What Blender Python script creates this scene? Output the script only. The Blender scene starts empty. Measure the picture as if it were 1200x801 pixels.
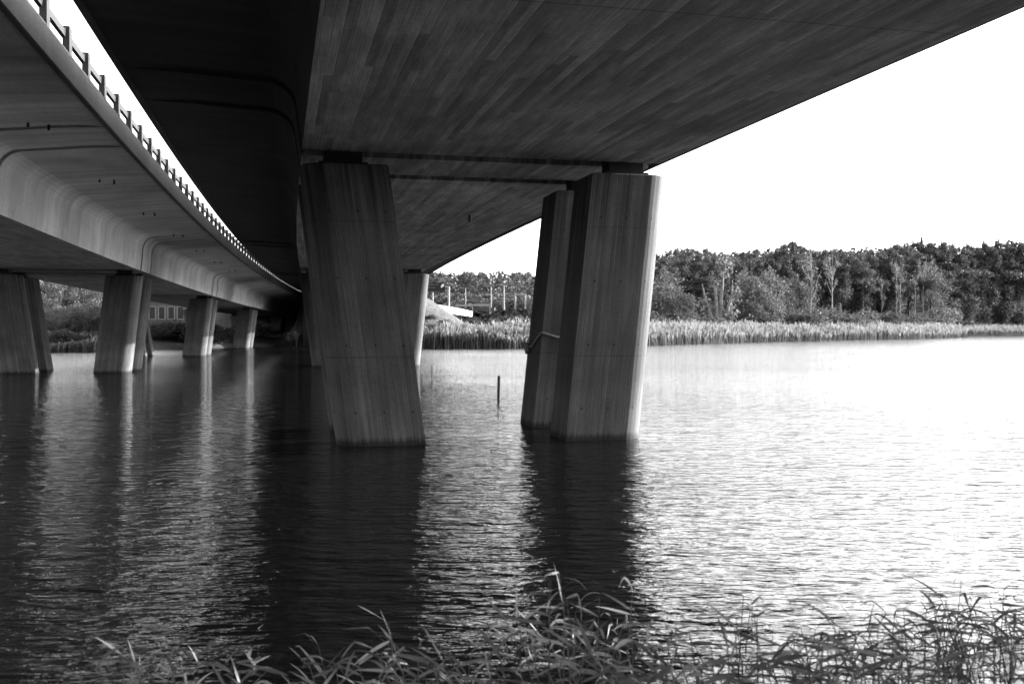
import bpy, math, random
import numpy as np
from mathutils import Vector
R = math.radians
random.seed(7); rng = np.random.default_rng(7)
sc = bpy.context.scene
col = sc.collection
F_PX, CAM_H, YH = 1167.0, 2.3, 383.6      # the photograph's lens in pixels, eye height over the water, horizon row

def at(px, py, Y):                         # a photograph pixel at depth Y -> world point
    return Vector(((px-600)/F_PX*Y, Y, CAM_H-(py-YH)/F_PX*Y))

# ------------------------------------------------------------------ helpers
def tag(o, label=None, cat=None, group=None, kind=None):
    if label: o['label'] = label
    if cat: o['category'] = cat
    if group: o['group'] = group
    if kind: o['kind'] = kind
    return o

def empty(name, loc=(0, 0, 0), rz=0):
    o = bpy.data.objects.new(name, None); col.objects.link(o)
    o.location = loc; o.rotation_euler = (0, 0, rz); o.empty_display_size = .3
    return o

class MB:
    """collects faces with UVs in metres, builds them as one mesh object"""
    def __init__(s): s.v = []; s.f = []; s.uv = []; s.m = []
    def add(s, pts, faces, uvs=None, mi=0):
        b = len(s.v); s.v += [tuple(p) for p in pts]
        for k, f in enumerate(faces):
            s.f.append([b+i for i in f]); s.m.append(mi)
            s.uv.append(uvs[k] if uvs else [(pts[i][0]+pts[i][1], pts[i][2]) for i in f])
    def box(s, c, sz, ax=None, mi=0):
        c = Vector(c); X, Y, Z = ax if ax else (Vector((1,0,0)), Vector((0,1,0)), Vector((0,0,1)))
        p = [c+X*(i*sz[0]/2)+Y*(j*sz[1]/2)+Z*(k*sz[2]/2) for i in (-1,1) for j in (-1,1) for k in (-1,1)]
        s.add(p, [(0,1,3,2),(4,6,7,5),(0,4,5,1),(2,3,7,6),(0,2,6,4),(1,5,7,3)], mi=mi)
    def tube(s, path, rad, n=6, mi=0, caps=True):
        path = [Vector(p) for p in path]
        if not isinstance(rad, (list, tuple)): rad = [rad]*len(path)
        pts = []
        for i, p in enumerate(path):
            d = (path[min(i+1, len(path)-1)]-path[max(i-1, 0)]).normalized()
            a = d.orthogonal().normalized() if i == 0 else (a-d*a.dot(d)).normalized()
            b = d.cross(a)
            pts += [p+(a*math.cos(t)+b*math.sin(t))*rad[i] for t in [2*math.pi*k/n for k in range(n)]]
        fs = [(i*n+k, i*n+(k+1) % n, (i+1)*n+(k+1) % n, (i+1)*n+k) for i in range(len(path)-1) for k in range(n)]
        if caps: fs += [tuple(range(n))[::-1], tuple((len(path)-1)*n+k for k in range(n))]
        s.add(pts, fs, mi=mi)
    def build(s, name, mats, parent=None, smooth=False, bevel=0):
        me = bpy.data.meshes.new(name); me.from_pydata(s.v, [], s.f)
        u = me.uv_layers.new(name='UVMap')
        u.data.foreach_set('uv', np.array([c for f in s.uv for c in f], 'f').ravel())
        for m in (mats if isinstance(mats, (list, tuple)) else [mats]): me.materials.append(m)
        me.polygons.foreach_set('material_index', s.m)
        if smooth: me.polygons.foreach_set('use_smooth', [True]*len(s.f))
        me.update()
        o = bpy.data.objects.new(name, me); col.objects.link(o)
        if parent: o.parent = parent
        if bevel:
            b = o.modifiers.new('bevel', 'BEVEL'); b.width = bevel; b.segments = 2; b.limit_method = 'ANGLE'
        return o

def np_mesh(name, V, Fq, mats, midx=None, parent=None, nv=4):
    me = bpy.data.meshes.new(name)
    n = len(Fq)
    me.vertices.add(len(V)); me.vertices.foreach_set('co', np.asarray(V, 'f').ravel())
    me.loops.add(n*nv); me.loops.foreach_set('vertex_index', np.asarray(Fq, 'i').ravel())
    me.polygons.add(n); me.polygons.foreach_set('loop_start', np.arange(0, n*nv, nv, dtype='i'))
    for m in (mats if isinstance(mats, (list, tuple)) else [mats]): me.materials.append(m)
    if midx is not None: me.polygons.foreach_set('material_index', np.asarray(midx, 'i'))
    me.update(calc_edges=True); me.validate()
    o = bpy.data.objects.new(name, me); col.objects.link(o)
    if parent: o.parent = parent
    return o

# ------------------------------------------------------------------ materials (the photograph is monochrome: neutral greys)
class N:
    def __init__(s, name):
        s.m = bpy.data.materials.new(name); s.m.use_nodes = True
        s.t = s.m.node_tree; s.b = s.t.nodes['Principled BSDF']; s.out = s.t.nodes['Material Output']
    def n(s, typ, **k):
        x = s.t.nodes.new(typ)
        for a, v in k.items(): setattr(x, a, v)
        return x
    def l(s, a, b): s.t.links.new(a, b)
    def val(s, sock, v):
        if hasattr(v, 'is_output') or isinstance(v, bpy.types.NodeSocket): s.l(v, sock)
        else: sock.default_value = v
    def math(s, op, a, b=0.0, c=None, clamp=False):
        x = s.n('ShaderNodeMath', operation=op, use_clamp=clamp)
        s.val(x.inputs[0], a); s.val(x.inputs[1], b)
        if c is not None: s.val(x.inputs[2], c)
        return x.outputs[0]
    def noise(s, vec, scale, detail=3, rough=.55, dist=0):
        x = s.n('ShaderNodeTexNoise'); s.l(vec, x.inputs['Vector'])
        x.inputs['Scale'].default_value = scale; x.inputs['Detail'].default_value = detail
        x.inputs['Roughness'].default_value = rough; x.inputs['Distortion'].default_value = dist
        return x.outputs[0]
    def mapr(s, v, a, b, c, d):
        x = s.n('ShaderNodeMapRange'); s.val(x.inputs[0], v)
        for i, q in enumerate((a, b, c, d)): x.inputs[i+1].default_value = q
        return x.outputs[0]
    def scalev(s, vec, sc3, rot=(0, 0, 0)):
        x = s.n('ShaderNodeMapping'); s.l(vec, x.inputs[0]); x.inputs['Scale'].default_value = sc3
        x.inputs['Rotation'].default_value = rot
        return x.outputs[0]
    def grey(s, v):
        x = s.n('ShaderNodeCombineColor')
        for i in range(3): s.l(v, x.inputs[i])
        return x.outputs[0]
    def bump(s, h, dist=.01, strength=1, normal=None):
        x = s.n('ShaderNodeBump'); s.l(h, x.inputs['Height']); x.inputs['Distance'].default_value = dist
        x.inputs['Strength'].default_value = strength
        if normal: s.l(normal, x.inputs['Normal'])
        return x.outputs[0]
    def fin(s, v, rough=.85, spec=.25, normal=None):
        s.l(s.grey(v), s.b.inputs['Base Color'])
        s.val(s.b.inputs['Roughness'], rough); s.b.inputs['Specular IOR Level'].default_value = spec
        if normal: s.l(normal, s.b.inputs['Normal'])
        return s.m

def boards(k, uv, roww, length):
    """random value per formwork board; uv.x runs along the boards. returns (random, edge line, end line)"""
    sep = k.n('ShaderNodeSeparateXYZ'); k.l(uv, sep.inputs[0])
    v = k.math('DIVIDE', sep.outputs[1], roww); row = k.math('FLOOR', v)
    wn = k.n('ShaderNodeTexWhiteNoise', noise_dimensions='1D'); k.l(row, wn.inputs['W'])
    u = k.math('ADD', k.math('DIVIDE', sep.outputs[0], length), k.math('MULTIPLY', wn.outputs[0], 7.3))
    seg = k.math('FLOOR', u)
    cb = k.n('ShaderNodeCombineXYZ'); k.l(row, cb.inputs[0]); k.l(seg, cb.inputs[1])
    w2 = k.n('ShaderNodeTexWhiteNoise', noise_dimensions='3D'); k.l(cb.outputs[0], w2.inputs['Vector'])
    fv = k.math('ABSOLUTE', k.math('SUBTRACT', k.math('FRACT', v), .5))
    fu = k.math('ABSOLUTE', k.math('SUBTRACT', k.math('FRACT', u), .5))
    return w2.outputs[0], k.mapr(fv, .44, .5, 0, 1), k.mapr(fu, .494, .5, 0, 1)

def concrete_boards(name, base, roww, length, contrast, uvname=True):
    k = N(name); tc = k.n('ShaderNodeTexCoord'); uv = tc.outputs['UV']
    rnd, e1, e2 = boards(k, uv, roww, length)
    big = k.noise(uv, .45, 4, .6)
    grain = k.noise(k.scalev(uv, (1.1, 16, 1)), 1.0, 5, .7)
    fine = k.noise(uv, 14, 4, .6)
    stain = k.noise(k.scalev(uv, (.5, 2.2, 1)), 1.0, 5, .7, .6)
    patch = k.noise(k.scalev(uv, (.9, 4.5, 1)), 1.0, 4, .7, .4)               # every board weathers unevenly along its length
    rnd = k.math('ADD', k.math('MULTIPLY', rnd, .78), k.math('MULTIPLY', k.mapr(patch, .32, .68, 0, 1), .22))
    f = k.mapr(rnd, 0, 1, 1-contrast, 1+contrast)
    f = k.math('MULTIPLY', f, k.mapr(big, .3, .7, .72, 1.28))
    f = k.math('MULTIPLY', f, k.mapr(grain, .3, .7, .68, 1.34))
    f = k.math('MULTIPLY', f, k.mapr(stain, .35, .65, .76, 1.22))
    f = k.math('MULTIPLY', f, k.mapr(fine, .3, .7, .85, 1.15))
    f = k.math('MULTIPLY', f, k.math('SUBTRACT', 1, k.math('MULTIPLY', k.math('MAXIMUM', e1, e2), .28)))
    # cross joints where one pour meets the next
    sep = k.n('ShaderNodeSeparateXYZ'); k.l(uv, sep.inputs[0])
    j = k.math('ABSOLUTE', k.math('SUBTRACT', k.math('FRACT', k.math('DIVIDE', k.math('ADD', sep.outputs[0], 1.2), 12.4)), .5))
    j = k.mapr(j, .4985, .4995, 0, 1)
    f = k.math('MULTIPLY', f, k.math('SUBTRACT', 1, k.math('MULTIPLY', j, .65)))
    hgt = k.math('ADD', k.math('MULTIPLY', rnd, .35), k.math('MULTIPLY', grain, .35))
    hgt = k.math('SUBTRACT', hgt, k.math('MULTIPLY', e1, .5))
    return k.fin(k.math('MULTIPLY', f, base), .88, .2, k.bump(hgt, .012))

def concrete_smooth(name, base, streak=.25):
    k = N(name); tc = k.n('ShaderNodeTexCoord'); uv = tc.outputs['UV']
    big = k.noise(uv, .35, 5, .6, .4)
    run = k.noise(k.scalev(uv, (1.6, .12, 1)), 1.0, 4, .6)
    fine = k.noise(uv, 9, 5, .65)
    f = k.mapr(big, .3, .7, .72, 1.26)
    f = k.math('MULTIPLY', f, k.mapr(run, .3, .7, 1-streak, 1+streak))
    f = k.math('MULTIPLY', f, k.mapr(fine, .3, .7, .86, 1.14))
    sep = k.n('ShaderNodeSeparateXYZ'); k.l(uv, sep.inputs[0])
    j = k.math('ABSOLUTE', k.math('SUBTRACT', k.math('FRACT', k.math('DIVIDE', k.math('ADD', sep.outputs[0], 1.2), 6.2)), .5))
    f = k.math('MULTIPLY', f, k.math('SUBTRACT', 1, k.math('MULTIPLY', k.mapr(j, .497, .4985, 0, 1), .3)))
    return k.fin(k.math('MULTIPLY', f, base), .85, .22, k.bump(fine, .008))

def pier_mat(name, base):
    k = N(name); tc = k.n('ShaderNodeTexCoord'); uv = tc.outputs['UV']
    sep = k.n('ShaderNodeSeparateXYZ'); k.l(uv, sep.inputs[0]); z = sep.outputs[1]
    sw = k.n('ShaderNodeCombineXYZ'); k.l(z, sw.inputs[0]); k.l(sep.outputs[0], sw.inputs[1])
    oi = k.n('ShaderNodeObjectInfo')
    off = k.n('ShaderNodeVectorMath', operation='ADD'); k.l(sw.outputs[0], off.inputs[0])
    cx = k.n('ShaderNodeCombineXYZ'); k.l(k.math('MULTIPLY', oi.outputs['Random'], 57), cx.inputs[1]); k.l(k.math('MULTIPLY', oi.outputs['Random'], 31), cx.inputs[0])
    k.l(cx.outputs[0], off.inputs[1]); v = off.outputs[0]
    rnd, e1, e2 = boards(k, v, .105, 5.5)
    runs = k.noise(k.scalev(v, (.45, 12, 1)), 1.0, 5, .65)
    wide = k.noise(k.scalev(v, (.25, 1.3, 1)), 1.0, 4, .6)
    blot = k.noise(v, .9, 5, .6)
    fine = k.noise(v, 16, 4, .6)
    f = k.mapr(rnd, 0, 1, .86, 1.14)
    f = k.math('MULTIPLY', f, k.mapr(runs, .3, .7, .68, 1.34))
    f = k.math('MULTIPLY', f, k.mapr(wide, .3, .7, .8, 1.18))
    f = k.math('MULTIPLY', f, k.mapr(blot, .3, .7, .74, 1.24))
    f = k.math('MULTIPLY', f, k.mapr(fine, .3, .7, .88, 1.12))
    f = k.math('MULTIPLY', f, k.math('SUBTRACT', 1, k.math('MULTIPLY', e1, .3)))
    for zj, dk in ((1.72, .3), (4.35, .22)):                  # lifts of the pour
        q = k.math('ABSOLUTE', k.math('SUBTRACT', k.math('ADD', z, k.math('MULTIPLY', fine, .02)), zj+.01))
        f = k.math('MULTIPLY', f, k.mapr(q, .004, .022, 1-dk, 1.0))
    tu = k.math('ABSOLUTE', k.math('SUBTRACT', k.math('FRACT', k.math('DIVIDE', sep.outputs[0], .55)), .5))
    tv = k.math('ABSOLUTE', k.math('SUBTRACT', k.math('FRACT', k.math('DIVIDE', z, 1.3)), .5))
    hole = k.math('ADD', k.math('MULTIPLY', k.math('MULTIPLY', tu, tu), .3), k.math('MULTIPLY', k.math('MULTIPLY', tv, tv), 1.69))
    f = k.math('MULTIPLY', f, k.mapr(hole, .0003, .0009, .35, 1.0))           # tie holes
    # run-off stains that hang from the top, a leached pale band and a wet foot at the waterline
    drip = k.math('MULTIPLY', k.mapr(k.noise(k.scalev(v, (.05, 9, 1)), 1.0, 3, .6), .48, .62, 0, 1),
                  k.mapr(k.math('ADD', z, k.math('MULTIPLY', wide, 2.4)), 4.9, 6.2, 0, 1))
    f = k.math('MULTIPLY', f, k.math('SUBTRACT', 1, k.math('MULTIPLY', drip, .6)))
    zz = k.math('ADD', z, k.math('MULTIPLY', k.math('SUBTRACT', blot, .5), .25))
    f = k.math('MULTIPLY', f, k.mapr(zz, .85, 1.25, 1.38, 1.0))
    f = k.math('MULTIPLY', f, k.mapr(k.math('ADD', z, k.math('MULTIPLY', k.math('SUBTRACT', runs, .5), .22)), .06, .17, .22, 1.0))
    hgt = k.math('SUBTRACT', k.math('ADD', k.math('MULTIPLY', rnd, .4), k.math('MULTIPLY', runs, .3)), k.math('MULTIPLY', e1, .5))
    return k.fin(k.math('MULTIPLY', f, base), .86, .22, k.bump(hgt, .012))

def plain(name, v, rough=.7, spec=.3, metal=0, nscale=6, amt=.2):
    k = N(name); tc = k.n('ShaderNodeTexCoord')
    n = k.noise(tc.outputs['Object'], nscale, 4, .6)
    k.b.inputs['Metallic'].default_value = metal
    return k.fin(k.math('MULTIPLY', k.mapr(n, .3, .7, 1-amt, 1+amt), v), rough, spec)

def leaf_mat(name, v, transl=.35, amt=.35, nscale=.6):
    k = N(name); g = k.n('ShaderNodeNewGeometry'); oi = k.n('ShaderNodeObjectInfo')
    f = k.mapr(g.outputs['Random Per Island'], 0, 1, 1-amt, 1+amt)
    f = k.math('MULTIPLY', f, k.mapr(oi.outputs['Random'], 0, 1, .8, 1.2))
    c = k.grey(k.math('MULTIPLY', f, v))
    d = k.n('ShaderNodeBsdfDiffuse'); t = k.n('ShaderNodeBsdfTranslucent'); mx = k.n('ShaderNodeMixShader')
    k.l(c, d.inputs[0]); k.l(c, t.inputs[0]); mx.inputs[0].default_value = transl
    k.l(d.outputs[0], mx.inputs[1]); k.l(t.outputs[0], mx.inputs[2])
    gl = k.n('ShaderNodeBsdfGlossy'); gl.inputs['Roughness'].default_value = .45; gl.inputs[0].default_value = (.5, .5, .5, 1)
    m2 = k.n('ShaderNodeMixShader'); m2.inputs[0].default_value = .02
    k.l(mx.outputs[0], m2.inputs[1]); k.l(gl.outputs[0], m2.inputs[2]); k.l(m2.outputs[0], k.out.inputs[0])
    return k.m

def water_mat():
    k = N('river water'); g = k.n('ShaderNodeNewGeometry'); p = g.outputs['Position']
    sp = k.n('ShaderNodeSeparateXYZ'); k.l(p, sp.inputs[0]); Y = sp.outputs[1]
    wind = k.noise(k.scalev(p, (.03, .05, 1)), 1.0, 3, .5)                      # gusts roughen patches of the river
    a = k.noise(k.scalev(p, (1.9, 4.9, 1), (0, 0, R(4))), 1.0, 2, .5, .3)
    b = k.noise(k.scalev(p, (5.5, 12, 1), (0, 0, R(-6))), 1.0, 3, .55, .2)
    c = k.noise(k.scalev(p, (.5, 1.15, 1), (0, 0, R(9))), 1.0, 2, .5)
    h = k.math('ADD', k.math('MULTIPLY', a, .058), k.math('MULTIPLY', b, .017))
    h = k.math('ADD', h, k.math('MULTIPLY', c, .055))
    h = k.math('MULTIPLY', h, k.mapr(wind, .35, .65, .6, 1.3))
    k.b.inputs['Base Color'].default_value = (.0025, .0025, .0025, 1)
    k.b.inputs['IOR'].default_value = 1.333; k.b.inputs['Specular IOR Level'].default_value = .5
    k.l(k.mapr(Y, 22, 105, .018, .15), k.b.inputs['Roughness'])                   # open water: ripples finer than the eye resolves
    k.l(k.bump(h, WAVE), k.b.inputs['Normal'])
    return k.m
WAVE = 1.0


M = dict(
    soffit=concrete_boards('board marked concrete', .122, .125, 3.4, .44),
    soffit_lit=concrete_boards('board marked concrete with painted light', .14, .12, 3.2, .2),  # left bridge underside, lightened in colour for glow off the water
    web_lit=concrete_smooth('girder concrete with painted light', .27),  # left girder side, light thrown up by the water put into its colour
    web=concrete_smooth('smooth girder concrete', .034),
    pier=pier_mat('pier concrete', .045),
    beam=concrete_smooth('edge beam concrete', .06, .15),
    asphalt=plain('asphalt', .05, .9, .2, 0, 20),
    rubber=plain('black bearing rubber', .012, .8, .2),
    steel=plain('galvanised steel', .18, .45, .5, .6, 12),
    dark_steel=plain('dark weathered steel', .022, .7, .2, 0, 12),
    white_metal=plain('pale painted metal', .16, .5, .4),
    signface=plain('dark sign face', .008, .6, .2),
    signpale=plain('pale sign lettering', .55, .6, .2),
    signdim=plain('dim sign lettering', .05, .6, .2),
    wood=plain('wet dark wood', .035, .8, .3, 0, 9, .4),
    rope=plain('rope fibre', .16, .9, .1, 0, 40, .4),
    bark=plain('dark pine bark', .05, .9, .1, 0, 3, .4),
    pale_bark=plain('pale birch bark', .15, .8, .1, 0, 2.5, .4),
    pine=leaf_mat('pine needles', .066, .2, .3),
    leaf=leaf_mat('broad leaves', .066, .4, .28),
    pale_leaf=leaf_mat('pale autumn leaves', .085, .45, .4),
    bush=leaf_mat('shrub leaves', .055, .35, .3),
    reed_stalk=leaf_mat('far reed stalks', .065, .3, .4),
    reed_plume=leaf_mat('far reed plumes', .14, .4, .3),
    reed_leaf=leaf_mat('near reed leaves', .105, .4, .45),
    reed_stem=leaf_mat('near reed stems', .07, .1, .3),
    paving=plain('pale slope paving', .4, .85, .2, 0, .8, .2),
    asphalt_pale=plain('weathered stone apron', .16, .9, .2, 0, 1.2, .3),
    house=plain('weathered board wall', .07, .8, .2, 0, 1, .12),
    glass=plain('dark window glass', .03, .1, .5),
    roof=plain('grey roof sheet', .2, .6, .3),
)
def ground_mat():
    k = N('grassy ground'); tc = k.n('ShaderNodeTexCoord'); o = tc.outputs['Object']
    f = k.math('MULTIPLY', k.mapr(k.noise(o, .08, 5, .6), .3, .7, .6, 1.4), k.mapr(k.noise(o, 2.2, 5, .65), .3, .7, .6, 1.4))
    return k.fin(k.math('MULTIPLY', f, .06), .95, .1, k.bump(k.noise(o, 3, 4), .15))
M['ground'] = ground_mat()
M['water'] = water_mat()

# ------------------------------------------------------------------ the two bridge alignments (gentle right-hand arcs)
class Axis:
    def __init__(s, x0, th, k, g, zs): s.x0, s.th, s.k, s.g, s.zs = x0, th, k, g, zs
    def frame(s, t):
        a = s.th+s.k*t
        return (Vector((s.x0+(math.cos(s.th)-math.cos(a))/s.k, (math.sin(a)-math.sin(s.th))/s.k, 0)),
                Vector((math.cos(a), -math.sin(a), 0)), Vector((math.sin(a), math.cos(a), 0)))
    def pt(s, t, w, z):                     # z measured from the soffit
        p, n, d = s.frame(t); q = p+n*w; q.z = s.zs-s.g*t+z
        return q
MAIN = Axis(4.297, -.24167, .00078, .0003, 5.7515)
SIDE = Axis(-11.838, -.23441, .00094, .0118, 5.8074)

def half_profile(wb, wc, tip, inset=0.0):
    """underside from the box corner out to the cantilever tip"""
    web_top, r = .80, .62
    zt = tip-.14 if tip < 1.7 else tip-.22
    P = [(wb-inset, 0+(inset*1.5 if inset > .12 else inset*2.4)), (wb+.05-inset, web_top*.5), (wb+.10-inset, zt-r)]
    for i in range(1, 7):
        a = math.pi/2*i/6
        P.append((wb+.10+r-r*math.cos(a)-inset*math.cos(a), zt-r+r*math.sin(a)+inset*math.sin(a)*.9))
    P.append((wc-1.2, zt+(tip-zt)*.7+inset*.8)); P.append((wc-.12, tip))
    return P

def make_girder(ax, s0, s1, wb, wc, tip, grooves, parent, mats):
    sts = [(s, 0) for s in np.arange(s0, s1+.01, 2.0)]
    sts = [x for x in sts if not any(g-.55 < x[0] < g+.55 for g in grooves)]
    for g in grooves:
        if s0 < g < s1: gw = .30 if ax is MAIN else .16; sts += [(g-gw-.001, 0), (g-gw, 1), (g+gw, 1), (g+gw+.001, 0)]
    sts.sort()
    mb = MB(); nprof = None
    rows = []
    for s, ins in sts:
        hp = half_profile(wb, wc, tip, (.16 if ax is SIDE else .10)*ins)
        prof = [(-w, z) for w, z in hp[::-1]]+[(w, z) for w, z in hp]
        rows.append((s, prof))
    # soffit lies between the two box corners
    n = len(rows[0][1]); h = n//2
    lens = [0]
    ref = half_profile(wb, wc, tip); refp = [(-w, z) for w, z in ref[::-1]]+list(ref)
    for i in range(1, n): lens.append(lens[-1]+math.dist(refp[i], refp[i-1]))
    top = tip+.34
    for i in range(len(rows)-1):
        sa, pa = rows[i]; sb, pb = rows[i+1]
        for j in range(n-1):
            p = [ax.pt(sa, *pa[j]), ax.pt(sb, *pb[j]), ax.pt(sb, *pb[j+1]), ax.pt(sa, *pa[j+1])]
            soff = (j == h-1)
            if soff:      # cut the soffit lengthways so its UV stays metric
                uv = [(sa, pa[j][0]), (sb, pb[j][0]), (sb, pb[j+1][0]), (sa, pa[j+1][0])]
            else: uv = [(sa, lens[j]), (sb, lens[j]), (sb, lens[j+1]), (sa, lens[j+1])]
            mb.add(p, [(0, 1, 2, 3)], [uv], 0 if soff else 1)
        w = wc-.12
        p = [ax.pt(sa, -w, tip), ax.pt(sb, -w, tip), ax.pt(sb, -w, top), ax.pt(sa, -w, top)]
        q = [ax.pt(sa, w, tip), ax.pt(sb, w, tip), ax.pt(sb, w, top), ax.pt(sa, w, top)]
        mb.add([p[0], p[3], p[2], p[1]], [(0, 1, 2, 3)], None, 1); mb.add(q, [(0, 1, 2, 3)], None, 1)
        mb.add([p[3], q[3], q[2], p[2]], [(0, 1, 2, 3)], None, 2)
    for e in (0, -1):
        s, pr = rows[e]
        w = wc-.12
        ring = [ax.pt(s, *c) for c in pr]+[ax.pt(s, w, top), ax.pt(s, -w, top)]
        mb.add(ring, [tuple(range(len(ring))) if e == 0 else tuple(range(len(ring)))[::-1]], None, 1)
    o = mb.build('box_girder', mats+[M['asphalt']], parent)
    return o

def sweep(ax, s0, s1, prof, step=2.0):
    mb = MB(); S = list(np.arange(s0, s1+.01, step)); n = len(prof); acc = [0]
    for i in range(n): acc.append(acc[-1]+math.dist(prof[i], prof[(i+1) % n]))
    for a, b in zip(S[:-1], S[1:]):
        for j in range(n):
            k = (j+1) % n
            mb.add([ax.pt(a, *prof[j]), ax.pt(b, *prof[j]), ax.pt(b, *prof[k]), ax.pt(a, *prof[k])], [(0, 1, 2, 3)],
                   [[(a, acc[j]), (b, acc[j]), (b, acc[j+1]), (a, acc[j+1])]])
    mb.add([ax.pt(S[0], *c) for c in prof], [tuple(range(n))]); mb.add([ax.pt(S[-1], *c) for c in prof], [tuple(range(n))[::-1]])
    return mb

def pier_mesh(ax, s, wbase, wtop, ztop, zbase, parent):
    """leaning concrete blade: flat inner end, rounded outer end (sign of wbase gives the outer side)"""
    sg = 1 if wbase > 0 else -1
    d2, L, r = .62, .85, .50
    loop = [(-L, -d2), (L-r, -d2)]
    for i in range(1, 8):
        a = -math.pi/2+math.pi/2*i/8; loop.append((L-r+r*math.cos(a), -d2+r+r*math.sin(a)))
    loop += [(L, -d2+r), (L, d2-r)]
    for i in range(1, 8):
        a = math.pi/2*i/8; loop.append((L-r+r*math.cos(a), d2-r+r*math.sin(a)))
    loop += [(L-r, d2), (-L, d2), (-L-.0, d2-.05), (-L, -d2+.05)]
    if sg < 0: loop = [(-x, y) for x, y in loop][::-1]
    zt = ztop; p, n, d = ax.frame(s)
    levels = [(0.0, zbase)]+[(f, 0) for f in np.linspace(0, 1, 9)]
    mb = MB(); N_ = len(loop); acc = [0]
    for i in range(N_): acc.append(acc[-1]+math.dist(loop[i], loop[(i+1) % N_]))
    rings = []
    for i, (f, zb) in enumerate(levels):
        z = zbase if i == 0 else f*zt
        w = wbase+(wtop-wbase)*(z/zt)
        rings.append((z, [Vector((*(p+n*(w+x)+d*y).xy, z)) for x, y in loop]))
    # slightly eased top edge
    w = wtop; rings[-1] = (zt-.03, rings[-1][1])
    for v in rings[-1][1]: v.z = zt-.03
    rings.append((zt, [Vector((*(p+n*(w+x*.965)+d*y*.96).xy, zt)) for x, y in loop]))
    for (za, ra), (zb, rb) in zip(rings[:-1], rings[1:]):
        for j in range(N_):
            k = (j+1) % N_
            mb.add([ra[j], ra[k], rb[k], rb[j]], [(0, 1, 2, 3)], [[(acc[j], za), (acc[j+1], za), (acc[j+1], zb), (acc[j], zb)]])
    mb.add(rings[-1][1], [tuple(range(N_))])
    o = mb.build('pier', M['pier'], parent)
    b = MB(); c = p+n*wtop
    zs = ax.zs-ax.g*s+.24
    b.box((c.x, c.y, zt+.04), (.95, .62, .08), (n, d, Vector((0, 0, 1))))
    b.box((c.x, c.y, (zt+.08+zs-.05)/2), (.74, .5, zs-.05-zt-.08), (n, d, Vector((0, 0, 1))))
    b.box((c.x, c.y, zs-.025), (.9, .58, .05), (n, d, Vector((0, 0, 1))))
    b.build('bearing', M['rubber'], o)
    return o

def make_bridge(ax, label, s0, s1, wb, wc, tip, supports, rail, parent_name='road_bridge', beam_h=.52, pier_w=None, mats=None):
    root = empty(parent_name, (0, 0, 0))
    grooves = [g for s in supports for g in (s, s+2.75)]
    make_girder(ax, s0, s1, wb, wc, tip, grooves, root, mats)
    for sg in (1, -1):
        if ax is MAIN: beam_h = 1.12 if sg < 0 else .52  # main bridge's left beam heightened, unseen, to shade the left bridge's edge
        pr = [(sg*(wc-.125), tip-.06), (sg*(wc-.02), tip-.06), (sg*wc, tip-.04), (sg*wc, tip+.23), (sg*(wc-.015), tip+.245),
              (sg*(wc-.015), tip+beam_h), (sg*(wc-.45), tip+beam_h), (sg*(wc-.45), tip+.345), (sg*(wc-.125), tip+.345)]
        if sg < 0: pr = pr[::-1]
        sweep(ax, s0, s1, pr).build('edge_beam', M['beam'], root)
    for s in supports:
        for ds in (0, 2.75):
            for wbse, wt in ((-2.15, -2.88), (2.40, 2.97)):
                pw = pier_w or 0
                if s+ds < 12: continue
                zt = ax.zs-ax.g*(s+ds)-.28
                pier_mesh(ax, s+ds, wbse+pw, wt+pw, zt, -1.2, root)
    if rail:
        zb = tip+beam_h
        rt = MB(); 
        rl = sweep(ax, s0, s1, [(wc-.22, zb+.42), (wc-.13, zb+.42), (wc-.13, zb+.57), (wc-.22, zb+.57)])
        r2 = sweep(ax, s0, s1, [(wc-.15, zb+.015), (wc-.06, zb+.015), (wc-.06, zb+.085), (wc-.15, zb+.085)])
        root_r = rl.build('railing', M['dark_steel'], root)
        r2.build('lower_rail', M['dark_steel'], root_r)
        pos = np.arange(rail[0], rail[1], 2.0)
        first = None
        for s in pos:
            p, n, d = ax.frame(s)
            if first is None or True:
                m = MB(); c = ax.pt(s, wc-.12, zb); c.z += .31
                m.box(c, (.14, .26, .68), (n, d, Vector((0, 0, 1))))
                c2 = ax.pt(s-.09, wc-.16, zb+.53); m.box(c2, (.07, .26, .12), (n, d, Vector((0, 0, 1))))
                c3 = ax.pt(s-.09, wc-.16, zb+.13); m.box(c3, (.07, .26, .10), (n, d, Vector((0, 0, 1))))
                c4 = ax.pt(s, wc-.12, zb+.012); m.box(c4, (.2, .24, .024), (n, d, Vector((0, 0, 1))))
                m.build('railing_post', M['dark_steel'], root_r)
    tag(root, label, 'bridge')
    return root

main_bridge = make_bridge(MAIN, 'concrete road bridge overhead at right with board marked underside on the nearest leaning piers', -22, 178, 3.67, 7.142, 1.5525,  # deck prolonged past its abutment, unseen, to keep sun off the left girder
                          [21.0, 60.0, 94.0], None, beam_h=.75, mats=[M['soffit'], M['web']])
side_bridge = make_bridge(SIDE, 'concrete road bridge at left with steel railing along its edge and smooth girder side with water light in its colour', -14, 158, 3.655, 7.16, 1.936,
                          [-2.1, 24.6, 51.3, 80.3, 110.0, 139.5], (10.2, 156), pier_w=-.05, mats=[M['soffit_lit'], M['web_lit']])
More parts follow.
